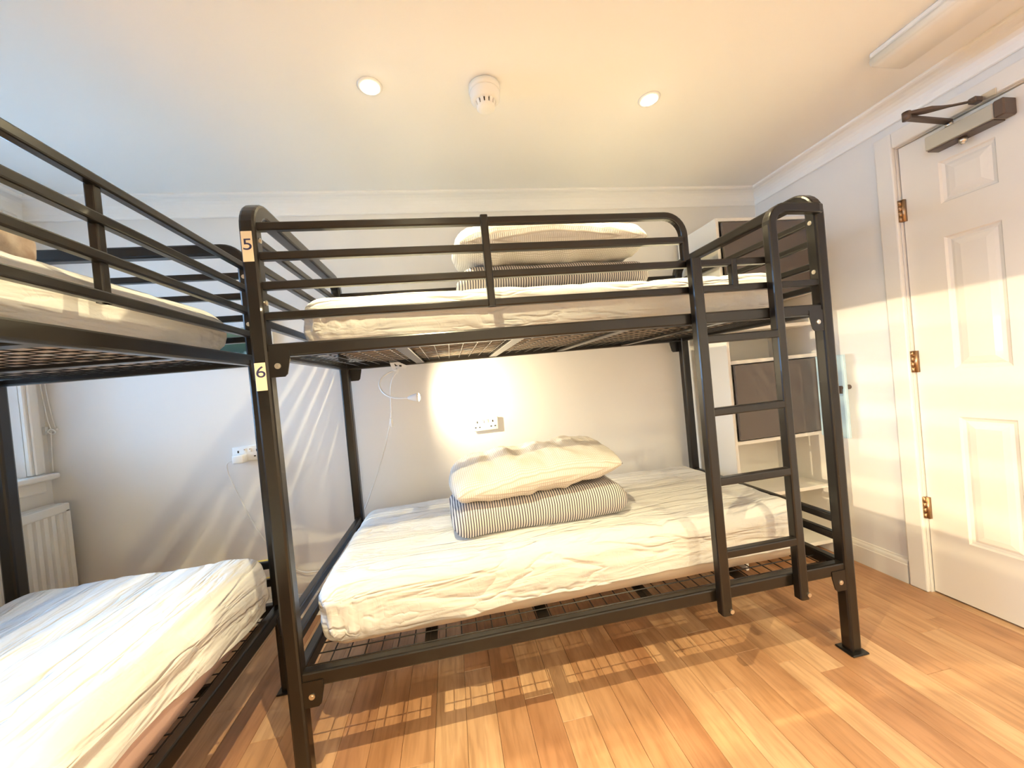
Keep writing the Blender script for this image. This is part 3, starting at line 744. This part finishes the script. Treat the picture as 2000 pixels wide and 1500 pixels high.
# ------------------------------------------------------------------ radiator
RAX = XL+.055
ra = thing('radiator', 'white ribbed panel radiator under the window', 'radiator', (RAX, .38, .18))
ro = Vector((RAX, .38, .18))
ry0, ry1, rz0, rz1 = -.20, .895, .17, .765
bm = bmesh.new(); nrib = 32; pr = []
for k in range(nrib):
    y = ry0+.02+(ry1-ry0-.04)*k/nrib; st = (ry1-ry0-.04)/nrib
    pr += [(0, y), (0, y+st*.42), (-.010, y+st*.56), (-.010, y+st*.86)]
pr.append((0, ry1-.02))
top, bot = [], []
for d, y in pr:
    top.append(bm.verts.new((RAX+.055+d-ro.x, y-ro.y, rz1-.04-ro.z))); bot.append(bm.verts.new((RAX+.055+d-ro.x, y-ro.y, rz0+.04-ro.z)))
for i in range(len(pr)-1): bm.faces.new((top[i], top[i+1], bot[i+1], bot[i]))
box(bm, Vector((RAX+.034, ry0, rz1-.041))-ro, Vector((RAX+.057, ry1, rz1))-ro, .004); box(bm, Vector((RAX+.034, ry0, rz0))-ro, Vector((RAX+.057, ry1, rz0+.041))-ro, .004)
box(bm, Vector((RAX+.034, ry0, rz0+.03))-ro, Vector((RAX+.057, ry0+.021, rz1-.03))-ro, .002); box(bm, Vector((RAX+.034, ry1-.021, rz0+.03))-ro, Vector((RAX+.057, ry1, rz1-.03))-ro, .002)
obj('ribbed_panel', bm, M_RAD, ra)
obj('back_panel', Box(Vector((RAX-.030, ry0+.01, rz0+.01))-ro, Vector((RAX+.030, ry1-.01, rz1-.012))-ro, .006), M_RAD, ra)
obj('top_grille', Box(Vector((RAX-.034, ry0, rz1-.011))-ro, Vector((RAX+.034, ry1, rz1+.001))-ro, .003), M_RAD, ra)
bm = bmesh.new()
for y in (ry0+.06, ry1-.06): box(bm, Vector((XL+.017, y-.012, .0006))-ro, Vector((XL+.040, y+.012, rz0+.03))-ro)
obj('pipe_tail', bm, M_RAD, ra)

# blind cord beside the window
bc = thing('blind_cord', 'thin white blind cord wound on a cleat beside the window', 'cord', (XL+.03, .935, 1.12))
bo = Vector((XL+.03, .935, 1.12))
for k, pts in enumerate(([(XL+.022, .912, 2.0), (XL+.022, .914, 1.5), (XL+.026, .928, 1.20), (XL+.03, .938, 1.115)],
                         [(XL+.024, .930, 2.0), (XL+.024, .932, 1.5), (XL+.030, .940, 1.25), (XL+.045, .942, 1.12)],
                         [(XL+.03, .938, 1.11), (XL+.026, .936, 1.0), (XL+.024, .934, .912)])):
    obj('cord_strand', rod([p-bo for p in bez(pts, 6)], .0022, 6), M_WPLA, bc, True)
bm = bmesh.new(); sweep(bm, [Vector(p)-bo for p in ((XL+.006, .94, 1.098), (XL+.025, .94, 1.106), (XL+.055, .94, 1.112))], prof_sq(.010, .010)); box(bm, Vector((XL+.001, .933, 1.092))-bo, Vector((XL+.012, .947, 1.128))-bo)
obj('cleat', bm, M_WPLA, bc)
bm = bmesh.new(); sweep(bm, [p-bo for p in bez([(XL+.02, .928, 1.10), (XL+.04, .926, 1.115), (XL+.055, .93, 1.10), (XL+.035, .936, 1.09), (XL+.02, .930, 1.105)], 6)], prof_round(.003, 6)); obj('cord_knot', bm, M_WPLA, bc, True)

# ------------------------------------------------------------------ picture on the back wall behind the left bunk
def picture_mat():
    m = mat('landscape_print', (.5, .6, .6), .35)
    N, L, b = nodes(m)
    tc = N.new('ShaderNodeTexCoord'); sx = N.new('ShaderNodeSeparateXYZ'); L.new(tc.outputs['Object'], sx.inputs[0])
    nz = N.new('ShaderNodeTexNoise'); nz.inputs['Scale'].default_value = 22; nz.inputs['Detail'].default_value = 4; L.new(tc.outputs['Object'], nz.inputs['Vector'])
    ma = N.new('ShaderNodeMath'); ma.operation = 'MULTIPLY_ADD'; ma.inputs[1].default_value = .05
    L.new(nz.outputs[0], ma.inputs[0]); L.new(sx.outputs[2], ma.inputs[2])
    rp = N.new('ShaderNodeValToRGB'); rp.color_ramp.interpolation = 'LINEAR'; e = rp.color_ramp.elements
    mr = N.new('ShaderNodeMapRange'); mr.inputs[1].default_value = -.13; mr.inputs[2].default_value = .17
    L.new(ma.outputs[0], mr.inputs[0]); L.new(mr.outputs[0], rp.inputs[0])
    e[0].position = 0; e[0].color = (.45, .62, .72, 1); e[1].position = 1; e[1].color = (.78, .84, .9, 1)
    for p, c in ((.28, (.35, .52, .62)), (.33, (.03, .07, .06)), (.52, (.05, .11, .07)), (.68, (.16, .22, .14)), (.74, (.72, .80, .86))):
        k = e.new(p); k.color = (*c, 1)
    L.new(rp.outputs[0], b.inputs['Base Color'])
    return m
pc = thing('framed_picture', 'small landscape picture with dark green trees on the back wall', 'picture', (-.49, YB, 1.47))
obj('print', Box((-.125, -.012, -.115), (.125, -.006, .115)), picture_mat(), pc)
bm = bmesh.new()
for a, b in (((-.135, -.016, -.125), (-.125, -.0005, .125)), ((.125, -.016, -.125), (.135, -.0005, .125)), ((-.125, -.016, .115), (.125, -.0005, .125)), ((-.125, -.016, -.125), (.125, -.0005, -.115))): box(bm, a, b, .001)
obj('picture_frame', bm, M_WPLA, pc)

# ------------------------------------------------------------------ storage unit in the corner
UX0, UX1, UY0, UY1, UT = 1.988, 2.570, .59, .925, 1.886
un = thing('storage_unit', 'tall white shelf unit with dark grey lockers in the corner behind the bunk', 'storage unit', ((UX0+UX1)/2, (UY0+UY1)/2, 0))
uo = Vector(((UX0+UX1)/2, (UY0+UY1)/2, 0))
def U(a, b, bev=.0015): return Box(Vector(a)-uo, Vector(b)-uo, bev)
T_ = .018
obj('side_panel', U((UX0, UY0, .0005), (UX0+T_, UY1, UT)), M_CARC, un); obj('side_panel', U((UX1-T_, UY0, .0005), (UX1, UY1, UT)), M_CARC, un)
obj('top_panel', U((UX0+T_, UY0, UT-T_), (UX1-T_, UY1, UT)), M_CARC, un)
obj('back_panel', U((UX0+T_, UY1-.012, .0005), (2.225, UY1-.004, UT-T_)), M_CARC, un)
obj('back_panel', U((2.227, UY1-.012, .0005), (UX1-T_, UY1-.004, UT-T_)), M_CARC, un)
for z in (1.455, 1.283, 1.105, .672, .372, .06):
    obj('shelf', U((UX0+T_, UY0+.002, z), (UX1-T_, UY1-.012, z+.020)), M_CARC, un)
def lockdoor(x0, x1, z0, z1):
    d = obj('locker_door', U((x0, UY0-.016, z0), (x1, UY0-.0005, z1)), M_GREYDOOR, un); return d
lockdoor(UX0+.026, UX1-.006, 1.460, UT-.028)
d = lockdoor(UX0+.026, UX1-.012, .700, 1.100)
bm = bmesh.new(); k0 = Vector((2.535, UY0-.018, .905))-uo; cyl(bm, k0, (0, 1, 0), .011, .006, 16); box(bm, k0+Vector((-.002, -.006, -.006)), k0+Vector((.002, -.003, .006))); obj('keyhole', bm, M_DARKHOLE, d)
# opened locker door on the right, pale inner face
od = obj('open_locker_door', U((UX1-.060, UY0-.165, .672), (UX1-.044, UY0-.018, 1.105)), M_PALEBLUE, un); od['label'] = 'pale blue locker door standing open'
bm = bmesh.new(); c0 = Vector((UX1-.028, UY0-.145, .935))-uo; cyl(bm, c0, (1, 0, 0), .012, .034, 14); cyl(bm, c0+Vector((-.032, 0, 0)), (1, 0, 0), .010, .012, 14); box(bm, c0+Vector((-.043, -.008, -.030)), c0+Vector((-.037, .008, .010)))
obj('cam_lock', bm, M_BRONZE, od)
